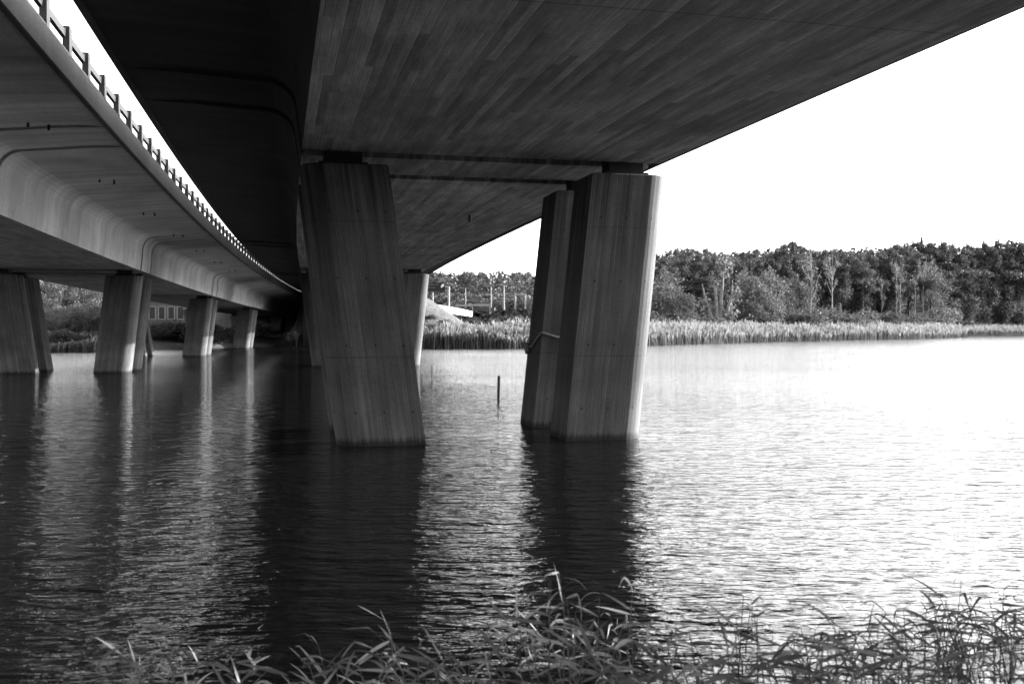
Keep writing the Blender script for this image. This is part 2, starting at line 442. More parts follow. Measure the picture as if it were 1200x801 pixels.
# small drain spouts under the left bridge's cantilever
for s in np.arange(24, 84, 8.9):
    for dw in (5.35, 5.75):
        m = MB(); c = SIDE.pt(s+(dw-5.35)*.8, dw, 1.80)
        m.tube([c+Vector((0, 0, .2)), c-Vector((0, 0, .09))], .034, 8); m.build('drain_spout', M['dark_steel'], side_bridge)
for s, w in ((31.0, 1.5), (44.0, -1.0), (66.0, 2.9)):
    m = MB(); c = MAIN.pt(s, w, 0); m.tube([c+Vector((0, 0, .1)), c-Vector((0, 0, .2))], .05, 8); m.build('drain_spout', M['dark_steel'], main_bridge)

# ------------------------------------------------------------------ ground, river
SX = [-900, -200, -80, -47, -40, -36.5, -28, -18, -10, 0, 10, 18, 29, 42, 64, 93, 105, 113, 140, 165, 300, 900]
SY = [80, 85, 88, 91, 95, 106, 121, 119, 111, 112, 120, 131, 146, 164, 186, 216, 231, 292, 303, 320, 380, 520]
def shore(x): return np.interp(x, SX, SY)

def bridge_sw(ax, X, Y):                    # nearest station and offset of points (arrays)
    S = np.linspace(60, 420, 361)
    a = ax.th+ax.k*S
    px = ax.x0+(np.cos(ax.th)-np.cos(a))/ax.k; py = (np.sin(a)-np.sin(ax.th))/ax.k
    d = (X[..., None]-px)**2+(Y[..., None]-py)**2
    i = d.argmin(-1)
    return S[i], (X-px[i])*np.cos(a[i])-(Y-py[i])*np.sin(a[i])

def height(X, Y):
    X = np.asarray(X, float); Y = np.asarray(Y, float)
    d = Y-shore(X)
    z = np.where(d < 0, np.maximum(-1.3, d*.35), np.minimum(.35+d*.055, 2.0)-.35*np.exp(-np.maximum(d, 0)*2))
    z = z+np.clip((d-90)/260, 0, 1)*5*np.clip((X+40)/60, 0, 1)
    z = z+np.clip((d-60)/160, 0, 1)*6*np.clip((-20-X)/30, 0, 1)
    for ax, sa, sb, top in ((MAIN, 118, 127, 7.5), (SIDE, 146, 157, 5.4)):
        s, w = bridge_sw(ax, X, Y)
        run = np.clip((s-sa)/(sb-sa), 0, 1)
        side = np.clip(1-(np.abs(w)-np.where((w < 0) & (ax is MAIN), 5.6, 7.3))/np.where((w < 0) & (ax is MAIN), 2.2, 11), 0, 1)
        z = np.maximum(z, np.where(d > -1, top*run*side, -9))
    near = np.clip((7.5-Y)/9, 0, 1)
    yb = 9+5*np.clip((X-6.5)/2.5, 0, 1)                                  # near bank widened out of view to carry the added shade trees
    z = np.where(Y < 40, np.maximum(-1.0, -.9+2.1*np.clip((yb-Y)/9.5, 0, 1)+np.clip(-Y/25, 0, 1)*3), z)
    return z
gx = np.unique(np.concatenate([np.linspace(-900, -120, 40), np.linspace(-120, 180, 201), np.linspace(180, 900, 37)]))
gy = np.unique(np.concatenate([np.linspace(-300, -6, 22), np.linspace(-6, 12, 19), np.linspace(12, 80, 18), np.linspace(80, 340, 174), np.linspace(340, 1500, 60)]))
GX, GY = np.meshgrid(gx, gy, indexing='ij'); GZ = height(GX, GY)
far = np.clip((GY-500)/500, 0, 1); GZ = GZ*(1-far)+8*far
V = np.stack([GX, GY, GZ], -1).reshape(-1, 3)
ny = len(gy); I, J = np.meshgrid(np.arange(len(gx)-1), np.arange(ny-1), indexing='ij'); b = (I*ny+J).ravel()
g = np_mesh('ground', V, np.stack([b, b+ny, b+ny+1, b+1], -1), M['ground']); g['kind'] = 'structure'
g.data.polygons.foreach_set('use_smooth', [True]*len(g.data.polygons))
wv = [(-900, -200, 0), (900, -200, 0), (900, 700, 0), (-900, 700, 0)]
w = np_mesh('river_water', wv, [(0, 1, 2, 3)], M['water']); w['kind'] = 'structure'

# ------------------------------------------------------------------ abutments and slope paving
def abutment(ax, s, label, zt):
    m = MB(); p, n, d = ax.frame(s); Z = Vector((0, 0, 1))
    m.box((p.x, p.y, zt/2-.5), (11.6, 1.2, zt+1.0), (n, d, Z))
    for sg in (-1, 1):
        q = p+n*(sg*5.6)+d*3; m.box((q.x, q.y, zt/2-.48), (.5, 5, zt+1.0), (n, d, Z))
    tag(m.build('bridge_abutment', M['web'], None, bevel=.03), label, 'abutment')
abutment(MAIN, 122.8, 'concrete end wall that carries the far end of the nearer bridge', 5.45)
abutment(SIDE, 156.5, 'concrete end wall that carries the far end of the railed left bridge', 3.75)

def slope_strip(pts_top, pts_bot, thick):
    m = MB(); n = len(pts_top); up = Vector((0, 0, thick))
    P = [Vector(p) for p in pts_top]+[Vector(p) for p in pts_bot]
    Q = [p-up for p in P]
    al = P+Q; f = []
    for i in range(n-1):
        f += [(i, n+i, n+i+1, i+1), (2*n+i, 2*n+i+1, 3*n+i+1, 3*n+i), (i, i+1, 2*n+i+1, 2*n+i), (n+i, 3*n+i, 3*n+i+1, n+i+1)]
    f += [(0, 2*n, 3*n, n), (n-1, 2*n-1, 4*n-1, 3*n-1)]
    m.add(al, f); return m
tp = [at(492, 351, 128), at(508, 356.0, 130), at(522, 358.3, 133), at(540, 361.5, 137), at(553.5, 364.5, 141)]
bt = [at(492, 355, 127), at(508, 360.0, 128.5), at(522, 363.8, 131.5), at(540, 366.6, 135.8), at(553.5, 368.6, 140.2)]
tag(slope_strip(tp, bt, .3).build('wing_wall', M['paving'], None, bevel=.05), 'bright sunlit concrete wing wall sloping down beside the distant road sign', 'retaining wall')
# far road with its guard rail, poles and sign
def guard_rail(a, b, label):
    a, b = Vector(a), Vector(b); root = empty('guard_rail', a); d = (b-a); L = d.length; u = d.normalized()
    m = MB(); nn = Vector((u.y, -u.x, 0))
    m.box(d/2+Vector((0, 0, .62)), (L, .08, .34), (u, nn, Vector((0, 0, 1)))); m.build('rail', M['white_metal'], root)
    k = int(L//2)
    for i in range(k+1):
        m = MB(); m.box(u*(L*i/k)+nn*.1+Vector((0, 0, -.2)), (.1, .1, 1.5), (u, nn, Vector((0, 0, 1)))); m.build('rail_post', M['steel'], root)
    tag(root, label, 'guard rail')
guard_rail(at(534, 359.5, 165.3)-Vector((0, 0, .4)), at(574, 358.6, 165)-Vector((0, 0, .4)), 'low pale guard rail along the far road right of the dark sign')
m = MB(); a, b2 = at(528, 361.2, 167), at(580, 360.4, 166)
d = (b2-a).normalized(); nn = Vector((d.y, -d.x, 0))
m.box((a+b2)/2-Vector((0, 0, .22)), ((b2-a).length, 1.0, .5), (d, nn, Vector((0, 0, 1))))
tag(m.build('road_wall', M['asphalt'], None, bevel=.04), 'long dark road edge wall below the pale guard rail on the far bank', 'wall')

sg = empty('road_sign', at(522.5, 362, 150))
o0 = sg.location
def rel(px, py, dy=0): return at(px+3.5, py, 150+dy)-o0
m = MB(); m.tube([rel(522.3, 366), rel(522.3, 335.8)], .17, 10); m.build('post', M['white_metal'], sg)
m = MB(); m.tube([rel(503.5, 366), rel(503.5, 342.5)], .13, 10); m.build('post', M['white_metal'], sg)
m = MB(); m.tube([rel(522.3, 336.4), rel(497, 336.0)], .12, 8); m.build('crossbeam', M['white_metal'], sg)
m = MB(); c = (rel(497.3, 331, -.25)+rel(518, 341, -.25))/2; m.box(c, (abs(rel(518, 0).x-rel(497.3, 0).x), .14, abs(rel(0, 341).z-rel(0, 331).z)))
pn = m.build('sign_panel', M['signface'], sg, bevel=.02)
m = MB()
for (x0, x1, y) in ((498.5, 505.5, 333.4), (506.3, 510.6, 333.4), (498.5, 502.2, 336.9), (502.9, 506.3, 336.9)):
    q = (rel(x0, y, -.33)+rel(x1, y, -.33))/2; m.box(q, (abs(rel(x1, y).x-rel(x0, y).x), .02, .16))
m.build('lettering', M['signdim'], pn)
m = MB(); a, b2 = rel(513.6, 336.6, -.33), rel(516.6, 332.5, -.33); dv = (b2-a); L = dv.length; dv.normalize(); pv = Vector((-dv.z, 0, dv.x)).normalized()
def T(p): return p
for yy in (0,):
    sh = [a-pv*.10, a+pv*.10, a+dv*(L*.5)+pv*.13, a+dv*(L*.5)+pv*.26, a+dv*L, a+dv*(L*.5)-pv*.26, a+dv*(L*.5)-pv*.13]
    bk = [q+Vector((0, .02, 0)) for q in sh]; n7 = len(sh)
    m.add(sh+bk, [tuple(range(n7)), tuple(range(n7, 2*n7))[::-1]]+[(i, n7+i, n7+(i+1) % n7, (i+1) % n7) for i in range(n7)])
m.build('arrow', M['signpale'], pn)
tag(sg, 'large dark road sign with pale slanted arrow on a pale gantry post', 'road sign')
sm = MB(); c = at(512.5, 355.2, 146); sm.box(c, (1.5, .1, .32)); sm.tube([c-Vector((0, -.1, 2.5)), c+Vector((0, .1, .1))], .06, 8)
tag(sm.build('small_sign', M['signface'], None), 'small dark board low beneath the large road sign', 'sign')
for px, y0, y1, r, lab in ((545.5, 338, 358, .09, 'thin pale pole behind the far guard rail, nearest the road sign'), (575.5, 336, 358, .10, 'pale pole at the right end of the far guard rail'),
                           (590.5, 334, 357, .12, 'taller pale pole just left of the water side pier pair')):
    b0 = at(px, y1+6, 168); rt = empty('lamp_post', b0)
    t0 = at(px, y0, 168)-b0
    m = MB(); m.tube([(0, 0, 0), t0*.5, t0], [r*1.2, r, r*.7], 8); m.build('pole', M['white_metal'], rt)
    m = MB(); m.tube([t0, t0+Vector((-.5, 0, .12))], .05, 6); m.box(t0+Vector((-.7, 0, .12)), (.5, .2, .1)); m.build('lamp_head', M['steel'], rt)
    tag(rt, lab, 'lamp post')
fr = empty('gantry_frame', at(604, 362, 175)); o0 = fr.location
for px in (603.8, 615.5):
    m = MB(); p0 = at(px, 362, 175)-o0; p1 = at(px, 345, 175)-o0; m.tube([p0, p1], .14, 8); m.build('post', M['white_metal'], fr)
m = MB(); m.box((at(603, 345, 175)+at(616.3, 345, 175))/2-o0, (2.0, .2, .25)); m.build('crossbeam', M['white_metal'], fr)
tag(fr, 'pale goal shaped frame on the far road beside the leaning pier', 'gantry')

# pale building glimpsed under the left bridge
bx = at(172, 384, 150); hb = empty('pavilion', (bx.x, bx.y, 1.6)); W_ = 7.4
m = MB(); m.box((W_/2, 2.5, 2.6), (W_, 5, 5.2)); m.build('wall', M['house'], hb)
m = MB(); m.box((W_/2, 2.4, 5.35), (W_+.8, 6.2, .3)); m.build('roof', M['roof'], hb)
for i in range(5):
    cx = .85+i*1.42
    m = MB()
    for dx in (-.5, .5): m.box((cx+dx, -.03, 2.9), (.14, .1, 2.0))
    for dz in (1.95, 3.85): m.box((cx, -.03, dz), (1.0, .1, .12))
    fo = m.build('window', M['white_metal'], hb)
    m = MB(); m.box((cx, -.015, 2.9), (.9, .04, 1.8)); m.build('pane', M['glass'], fo)
tag(hb, 'small pale building with white framed windows seen under the left bridge', 'building')

# ------------------------------------------------------------------ posts in the water and the rope
def stake(px, ytop, ybase, r, label, head=0, lean=0):
    Y = F_PX*CAM_H/(ybase-YH); b0 = at(px, ybase, Y); t = at(px+lean, ytop, Y)
    m = MB(); h = t.z
    m.tube([(0, 0, -1), (0, 0, 0), ((t.x-b0.x)*.5, .01, h*.5), (t.x-b0.x, 0, h-.02), (t.x-b0.x, 0, h)], [r*.9, r*.95, r*1.08, r, r*.75], 10)
    if head: m.box((t.x-b0.x, 0, h+.1), (head, .2, .34))
    o = m.build('water_stake', M['wood'], None, smooth=False); o.location = (b0.x, b0.y, 0)
    return tag(o, label, 'stake')
stake(584.5, 440, 468.5, .055, 'thick dark wooden stake rising from the water between the piers', lean=.6)
stake(506.5, 428.5, 446, .028, 'thin dark stick in the water beside the big left pier')
stake(-.5, 418, 428, .05, 'dark mooring post with square head at the left picture edge', head=.42)

# rope round the rear right pier
p, n, d = MAIN.frame(23.75); sx = 2.55; lean = .57/5.56
def rp(x, y, z): q = p+n*(2.40+lean*z+x-(.15 if x < 0 else -.15*x))+d*y; return Vector((q.x, q.y, z))
path = [rp(-.74, .45, 1.86), rp(-.745, .1, 1.84), rp(-.745, -.3, 2.02), rp(-.735, -.64, 2.17), rp(-.70, -.655, 2.18), rp(-.35, -.66, 2.08), rp(0, -.66, 2.02), rp(.3, -.655, 1.98), rp(.62, -.45, 1.96), rp(.74, 0, 1.95)]
m = MB(); m.tube(path, .028, 7); m.tube([rp(-.76, .32, 1.70), rp(-.775, .40, 1.80), rp(-.78, .46, 1.92)], .07, 8)
tag(m.build('rope', M['rope'], None, smooth=True), 'rope tied round the middle of the rear right pier', 'rope')

# ------------------------------------------------------------------ vegetation
def cards(centres, size, up=.0, sq=1.0):
    """one small randomly turned quad per centre"""
    n = len(centres); a = rng.normal(size=(n, 3)); a[:, 2] *= sq; a /= np.linalg.norm(a, axis=1)[:, None]
    b = np.cross(a, rng.normal(size=(n, 3))); b /= np.linalg.norm(b, axis=1)[:, None]
    s = size*rng.uniform(.6, 1.4, (n, 1)); t = s*rng.uniform(.45, .9, (n, 1))
    return np.stack([centres-a*s, centres-b*t*.9, centres+a*s, centres+b*t], 1)

def crown_points(lobes, n, shell=.55):
    out = []
    wts = np.array([r[3]*r[4]*r[3] for r in lobes])**.75; wts = wts/wts.sum()
    for (x, y, z, rx, rz), wt in zip(lobes, wts):
        k = max(6, int(n*wt)); v = rng.normal(size=(k, 3)); v /= np.linalg.norm(v, axis=1)[:, None]
        r = rng.uniform(shell, 1, (k, 1))**.7*rng.uniform(.8, 1.12, (k, 1))
        out.append(np.array([x, y, z])+v*r*np.array([rx, rx, rz]))
    return np.concatenate(out)

def tree_meshes(kind):
    H = 1.0
    mb = MB()
    if kind == 'pine':
        H = 18; top = H*rng.uniform(.97, 1.0); bend = rng.normal(0, .25, 2)
        mb.tube([(0, 0, -.5), (bend[0]*.3, bend[1]*.3, H*.4), (bend[0], bend[1], top)], [.26, .19, .05], 6)
        lob = []; k = rng.integers(9, 13)
        for i in range(k):
            z = H*(.40+.58*i/k); r = 2.6*(1-.72*max(0, (i/k-.3)/.7)**1.5)*rng.uniform(.7, 1.15)*(.55+.45*min(1, i/2.5)); a = rng.uniform(0, 6.28); o = r*.55
            lob.append((bend[0]+o*math.cos(a), bend[1]+o*math.sin(a), z, r*.8, rng.uniform(.7, 1.15)))
            mb.tube([(bend[0]*.6, bend[1]*.6, z-.6), (o*1.2*math.cos(a), o*1.2*math.sin(a), z)], [.07, .03], 4)
        q = cards(crown_points(lob, 3400, .25), .19)
        return mb, M['bark'], q, M['pine'], H
    if kind == 'spruce':
        H = 18; mb.tube([(0, 0, -.5), (0, 0, H)], [.25, .03], 6)
        n = 3400; z = H*(.12+.88*rng.uniform(0, 1, n)**1.15); r = 3.1*(1-z/H)**.85*(.55+.45*np.abs(np.sin(z*2.3)))
        a = rng.uniform(0, 6.28, n); rr = r*np.sqrt(rng.uniform(.15, 1, n))
        q = cards(np.stack([rr*np.cos(a), rr*np.sin(a), z-.25*rr], 1), .2)
        return mb, M['bark'], q, M['pine'], H
    if kind in ('leafy', 'pale'):
        H = 10; k = rng.integers(10, 15); lob = []
        mb.tube([(0, 0, -.5), (.1, 0, H*.35), (rng.normal(0, .3), rng.normal(0, .3), H*.8)], [.22, .15, .04], 6)
        for i in range(k):
            f = i/(k-1); z = H*(.13+.75*f); R_ = 2.9*math.sin(math.pi*(.2+.74*f))**.8
            a = rng.uniform(0, 6.28); o = R_*rng.uniform(.35, .75)
            lob.append((o*math.cos(a), o*math.sin(a), z, R_*rng.uniform(.42, .7), R_*rng.uniform(.4, .7)))
            mb.tube([(0, 0, z*.65), (o*.9*math.cos(a), o*.9*math.sin(a), z)], [.06, .02], 4)
        q = cards(crown_points(lob, 4200, .3), .125)
        return mb, M['bark'], q, M['leaf' if kind == 'leafy' else 'pale_leaf'], H
    if kind == 'birch':
        H = 13
        mb.tube([(0, 0, -.5), (.1, 0, H*.3), (.3, .1, H*.6), (.2, .1, H)], [.2, .17, .12, .03], 7)
        lob = []
        for i in range(13):
            z = H*rng.uniform(.35, .8); a = rng.uniform(0, 6.28); L = rng.uniform(1.2, 2.6)
            e = (L*math.cos(a)*.7, L*math.sin(a)*.7, z+L*1.2)
            mb.tube([(.2, 0, z), ((e[0]+.2)*.6, e[1]*.5, z+L*.5), e], [.085, .055, .02], 5)
            lob.append((e[0], e[1], e[2]-.3, .8, .7))
        q = cards(crown_points(lob, 420, .1), .13)
        return mb, M['pale_bark'], q, M['pale_leaf'], H
    if kind == 'snag':       # forked half dead willow
        H = 8
        for (dx, h) in ((-1.9, .66), (.4, 1.0), (1.7, .72), (-.5, .8)):
            mb.tube([(0, 0, -.4), (dx*.45, .1, H*h*.35), (dx*.75, 0, H*h*.65), (dx+rng.normal(0, .2), .1, H*h)], [.24, .19, .13, .03], 6)
        lob = [(.5, 0, 7.2, 1.2, 1.5), (-.4, 0, 5.6, .9, 1.0), (1.8, 0, 4.2, .7, 1.5), (-1.4, .3, 3.2, .8, 1.2), (1.0, .2, 2.2, 1.2, 1.0)]
        q = cards(crown_points(lob, 900, .1), .15)
        return mb, M['pale_bark'], q, M['pale_leaf'], H
    H = 3.2; lob = []
    for i in range(9):
        a = rng.uniform(0, 6.28); o = rng.uniform(0, 1.9); zz = rng.uniform(.5, 2.3)*(1-o/4)
        lob.append((o*math.cos(a), o*math.sin(a), zz, rng.uniform(.8, 1.2), rng.uniform(.6, 1.0)))
        mb.tube([(0, 0, -.3), (o*.8*math.cos(a), o*.8*math.sin(a), zz+.4)], [.05, .02], 4)
    q = cards(crown_points(lob, 2600, .25), .095)
    return mb, M['bark'], q, M['bush' if kind == 'shrub' else 'pale_leaf'], H

LIB = {}
def variants(kind, n):
    LIB[kind] = []
    for _ in range(n):
        mb, bm, q, lm, H = tree_meshes(kind)
        LIB[kind].append((mb, bm, q, lm, H, []))
NAMES = dict(pine=('pine_tree', 'pine'), spruce=('spruce_tree', 'spruce'), leafy=('leafy_tree', 'tree'), pale=('pale_tree', 'tree'),
             birch=('birch_tree', 'birch'), snag=('forked_willow', 'tree'), shrub=('shrub', 'shrub'), paleshrub=('shrub', 'shrub'))
for kd, n in (('pine', 6), ('spruce', 2), ('leafy', 5), ('pale', 4), ('birch', 3), ('snag', 1), ('shrub', 4), ('paleshrub', 3)): variants(kd, n)
def plant(kind, loc, H, label, group=None, wide=1.0, var=None):
    v = LIB[kind][int(rng.integers(len(LIB[kind]))) if var is None else var]
    mb, bm, q, lm, H0, cache = v
    name, cat = NAMES[kind]; root = empty(name, loc, rng.uniform(0, 6.28) if kind != 'snag' else .3)
    s = H/H0; root.scale = (s*wide, s*wide, s)
    if not cache:
        t = mb.build('trunk' if kind not in ('shrub', 'paleshrub') else 'stem', bm, root)
        n = len(q); c = np_mesh('crown' if kind not in ('shrub', 'paleshrub') else 'foliage', q.reshape(-1, 3), np.arange(n*4).reshape(n, 4), lm, None, root)
        cache += [t, c]
    else:
        for o in cache: k = o.copy(); k.parent = root; col.objects.link(k)
    return tag(root, label, cat, group)

def ground_at(x, y): return float(height(np.array([x]), np.array([y]))[0])
def plant_px(kind, px, ytop, Y, label, group=None, wide=1.0, var=None):
    for _ in range(4):                                   # keep roots on dry land behind the reeds
        Y = max(Y, float(shore((px-600)/F_PX*Y))+(19 if px > 600 else 5))
    x = (px-600)/F_PX*Y; zg = ground_at(x, Y); zt = CAM_H+(YH-ytop)/F_PX*Y
    return plant(kind, (x, Y, zg-.05), max(1.0, zt-zg), label, group, wide, var)

# right-hand forest: the pines that make the skyline, three ranks deep
sky_x = [740, 762, 775, 800, 830, 852, 880, 905, 928, 950, 975, 1000, 1030, 1060, 1085, 1110, 1140, 1170, 1200, 1230, 1260]
sky_y = [300, 296, 292, 287, 290, 292, 290, 289, 280, 289, 288, 287, 287, 281, 278, 282, 284, 279, 279, 280, 280]
for rank in range(3):
    px = 715.0+rank*3
    while px < 1222:
        Y0 = float(shore((px-600)/F_PX*210)); Y = min(Y0, 240)+42+rank*11+rng.uniform(-5, 5)
        top = np.interp(px, sky_x, sky_y)+abs(rng.normal(0, 3.5))+(1-rank)*2.5+(4 if rank == 0 else 0)
        lab = ('dark pine in the front rank of the forest across the water', 'dark pine in the thick of the forest across the water', 'dark pine with its top on the skyline of the forest')[rank]
        grp = ('front rank pines', 'middle rank pines', 'skyline pines')[rank]
        plant_px('pine', px, top, Y, lab, grp, wide=rng.uniform(.9, 1.35))
        px += rng.uniform(8, 14)
plant_px('spruce', 929, 281, 225, 'pointed spruce that tops the skyline left of the white birch', wide=.85)
plant_px('spruce', 1080, 277, 265, 'pointed spruce rising highest on the right forest skyline', wide=.9)
# lighter leafy trees in front
for px, top, Y, kd, wd, lab in (
    (772, 303, 165, 'leafy', 1.25, 'broad grey leafy tree directly right of the near right pier'),
    (797, 330, 160, 'leafy', 1.3, 'low rounded leafy tree between the near right pier and the forked willow'),
    (873, 305, 186, 'leafy', 1.0, 'rounded leafy tree right behind the forked willow'),
    (902, 303, 190, 'pale', .95, 'pale cone shaped tree in front of the dark pines left of the birch'),
    (888, 322, 184, 'leafy', 1.1, 'short leafy tree below the pale cone shaped tree'),
    (1150, 312, 262, 'leafy', .9, 'tall grey leafy tree near the right edge of the forest'),
    (1172, 318, 258, 'pale', .8, 'slim pale tree near the right picture edge'),
    (1128, 328, 255, 'leafy', 1.2, 'squat leafy tree in front of the right hand pine trunks'),
    (1012, 300, 238, 'leafy', .8, 'tall leafy tree just right of the white birch'),
    (1045, 298, 244, 'leafy', .8, 'leafy tree crown above the pair of straight pale trunks'),
    (1090, 300, 250, 'leafy', .85, 'leafy tree above the cluster of slim pale trunks'),
    (978, 296, 232, 'leafy', .8, 'leafy tree crown on the left of the row of pale trunks'),
    (1195, 305, 268, 'leafy', 1.0, 'dark leafy tree cut by the right picture edge')):
    plant_px(kd, px, top, Y, lab, None, wd)
plant_px('snag', 843, 302, 172, 'forked pale willow half bare on the shore right of the piers', None, 1.15)
plant_px('birch', 949, 289, 205, 'white bare topped birch standing before the dark pines', None, .9, 0)
plant_px('birch', 975, 297, 210, 'thinner white birch right of the bare topped birch', None, .7, 1)
for px, top, lab in ((1050, 300, 'left one of the two straight pale pine trunks'), (1055.5, 301, 'right one of the two straight pale pine trunks'), (1033, 318, 'slim pale trunk left of the straight pair'),
                     (1082, 305, 'first of the slim pale trunks right of the straight pair'), (1088, 303, 'second of the slim pale trunks right of the straight pair'),
                     (1097, 308, 'third of the slim pale trunks right of the straight pair'), (1116, 320, 'lone slim pale trunk by the squat leafy tree'), (1073, 316, 'short slim pale trunk between pair and cluster')):
    plant_px('birch', px, top, 232, lab, None, .45, 2)
# shoreline shrubs on the right
for px, top, Y, wd, kd, lab in (
    (770, 352, 142, 1.5, 'shrub', 'dense shrub touching the near right pier outline'), (790, 356, 146, 1.5, 'shrub', 'second shrub from the near right pier along the reeds'),
    (815, 355, 152, 1.5, 'shrub', 'wide shrub below the rounded leafy tree'), (850, 358, 158, 1.3, 'paleshrub', 'pale shrub at the foot of the forked willow'),
    (872, 352, 164, 1.4, 'shrub', 'dark shrub right of the forked willow'), (893, 346, 172, 1.4, 'shrub', 'shrub below the pale cone shaped tree'),
    (920, 344, 178, 1.5, 'shrub', 'large rounded shrub left of the birch foot'), (944, 343, 182, 1.6, 'shrub', 'large rounded shrub at the birch foot'),
    (968, 349, 188, 1.5, 'shrub', 'low shrub right of the birch foot'), (990, 357, 196, 1.6, 'shrub', 'low shrub under the first pale trunks'),
    (1015, 358, 205, 1.7, 'paleshrub', 'pale low shrub left of the straight pair of trunks'), (1042, 357, 215, 1.7, 'shrub', 'low shrub at the foot of the straight pair of trunks'),
    (1070, 356, 222, 1.7, 'shrub', 'low shrub under the cluster of slim trunks'), (1100, 350, 230, 1.5, 'paleshrub', 'bright rounded shrub at the foot of the cluster of trunks'),
    (1118, 364, 234, 1.5, 'shrub', 'dark low shrub behind the end of the front reed bed'), (1142, 369, 245, 1.8, 'shrub', 'low shrub above the dark gap in the reeds'),
    (1165, 367, 250, 1.8, 'shrub', 'shrub below the slim pale tree at right'), (1192, 368, 256, 1.8, 'shrub', 'shrub at the right picture edge above the reeds')):
    plant_px(kd, px, top, Y, lab, None, wd)
# mixed broadleaved trees that stand before the pines
rk = random.Random(9)
for i in range(26):
    px = 985+i*8.6+rk.uniform(-3, 3)
    plant_px('leafy' if i % 4 else 'birch', px, 312+rk.uniform(-14, 14), 250+rk.uniform(0, 14), 'slim mixed tree in the loose row before the dark pines right of the birch', 'mixed trees before the pines', rk.uniform(.6, .95))
for i in range(9):
    px = 760+i*22+rk.uniform(-5, 5)
    plant_px('leafy', px, 322+rk.uniform(-10, 10), 190+rk.uniform(0, 12)+i*2, 'grey broadleaved tree in the loose row behind the shore shrubs', 'grey trees behind the shore shrubs', rk.uniform(.9, 1.2))
# the gap between the piers
for px, top, Y, wd, kd, lab in (
    (505, 368, 122, 1.6, 'shrub', 'shrub at the foot of the embankment by the far pier'), (520, 371, 121, 1.5, 'paleshrub', 'pale shrub on the bank below the wing wall'),
    (535, 374, 120, 1.4, 'shrub', 'dark shrub right below the pale stone apron'), (555, 367, 128, 1.5, 'shrub', 'shrub right of the pale stone apron'),
    (575, 364, 132, 1.6, 'shrub', 'large shrub below the right end of the guard rail'), (596, 361, 136, 1.6, 'shrub', 'large shrub below the tallest pale pole'),
    (614, 360, 134, 1.5, 'shrub', 'shrub half hidden by the rear right pier'), (548, 343, 190, 2.0, 'paleshrub', 'pale shrub behind the far guard rail left part'),
    (566, 342, 192, 2.0, 'shrub', 'round shrub behind the far guard rail right part'), (530, 345, 188, 2.0, 'paleshrub', 'pale shrub behind the post of the dark road sign'),
    (588, 340, 196, 1.9, 'paleshrub', 'pale shrub behind the tallest pale pole'), (606, 332, 200, 1.2, 'shrub', 'tall shrub inside the goal shaped frame')):
    plant_px(kd, px, top, Y, lab, None, wd)
# trees seen under the left bridge
for px, top, lab in ((48, 318, 'tree filling the gap right beside the leftmost leaning pier'), (60, 320, 'tall tree edge seen just right of the leftmost pier pair'), (22, 316, 'tall tree behind the outermost left pier')):
    plant_px('leafy', px, top, 134, lab, None, 1.4)
for px, top, Y, wd, kd, lab in (
    (8, 318, 118, 1.1, 'leafy', 'leafy tree at the left picture edge behind the outer pier'), (-14, 330, 110, 1.2, 'pale', 'pale tree cut by the left picture edge'),
    (70, 322, 128, 1.2, 'leafy', 'dark leafy tree directly right of the left front piers'), (88, 316, 138, 1.4, 'leafy', 'tallest leafy tree framed between the left bridge piers'),
    (108, 322, 136, 1.4, 'leafy', 'leafy tree right of the tallest one between the left piers'), (124, 330, 130, 1.3, 'leafy', 'leafy tree half hidden by the second left pier'),
    (97, 356, 116, 1.1, 'pale', 'bright pale bushy tree in the middle between the left piers'), (116, 364, 112, 1.1, 'pale', 'small pale tree beside the second left pier'),
    (76, 362, 113, 1.1, 'pale', 'small pale tree beside the left front piers'), (150, 350, 128, 1.3, 'leafy', 'leafy tree hidden behind the second left pier'),
    (183, 352, 172, 1.2, 'pale', 'pale tree beside the small pale building'), (206, 350, 176, 1.2, 'leafy', 'leafy tree behind the small pale building'),
    (250, 346, 180, 1.2, 'leafy', 'leafy tree far behind the middle left piers'), (35, 330, 125, 1.3, 'leafy', 'leafy tree behind the leftmost leaning pier')):
    plant_px(kd, px, top, Y, lab, None, wd)
for px, top, Y, wd, kd, lab in (
    (6, 392, 98, 1.3, 'paleshrub', 'low pale shrub at the left picture edge'), (72, 391, 100, 1.4, 'shrub', 'dark shrub on the bank beside the left front piers'),
    (92, 394, 99, 1.4, 'shrub', 'dark shrub on the bank midway between the left piers'), (114, 392, 101, 1.4, 'shrub', 'dark shrub on the bank beside the second left pier'),
    (186, 376, 126, 1.3, 'shrub', 'dark shrub below the small pale building, left'), (201, 373, 128, 1.3, 'shrub', 'dark shrub below the middle of the small pale building'),
    (214, 375, 127, 1.3, 'shrub', 'dark shrub below the small pale building, right'), (282, 380, 140, 1.4, 'shrub', 'shrub behind the far left piers'), (310, 376, 150, 1.4, 'shrub', 'shrub in the shade beside the last left pier')):
    plant_px(kd, px, top, Y, lab, None, wd)

# a closed hedge of bushes along the left bank
rk = random.Random(5)
for i in range(16):
    px = -12+i*9.6
    plant_px('shrub' if i % 3 else 'paleshrub', px, 386+rk.uniform(-6, 5), 97.5+rk.uniform(0, 3), 'bush in the close row along the left bank behind the leaning piers', 'left bank bushes', 1.5)
for i in range(13):
    px = -6+i*12.2
    plant_px(('pale', 'leafy')[i % 2], px, 362+rk.uniform(-14, 8), 106+rk.uniform(0, 6), 'small tree in the close row behind the left bank bushes', 'left bank small trees', 1.5)
for i in range(11):
    px = 168+i*13.5
    plant_px('shrub', px, 370+rk.uniform(-5, 5)+max(0, px-230)*.08, 109+rk.uniform(0, 4)+max(0, px-230)*.22, 'dark bush in the row on the far bank under the left bridge', 'far bank bushes', 1.6)
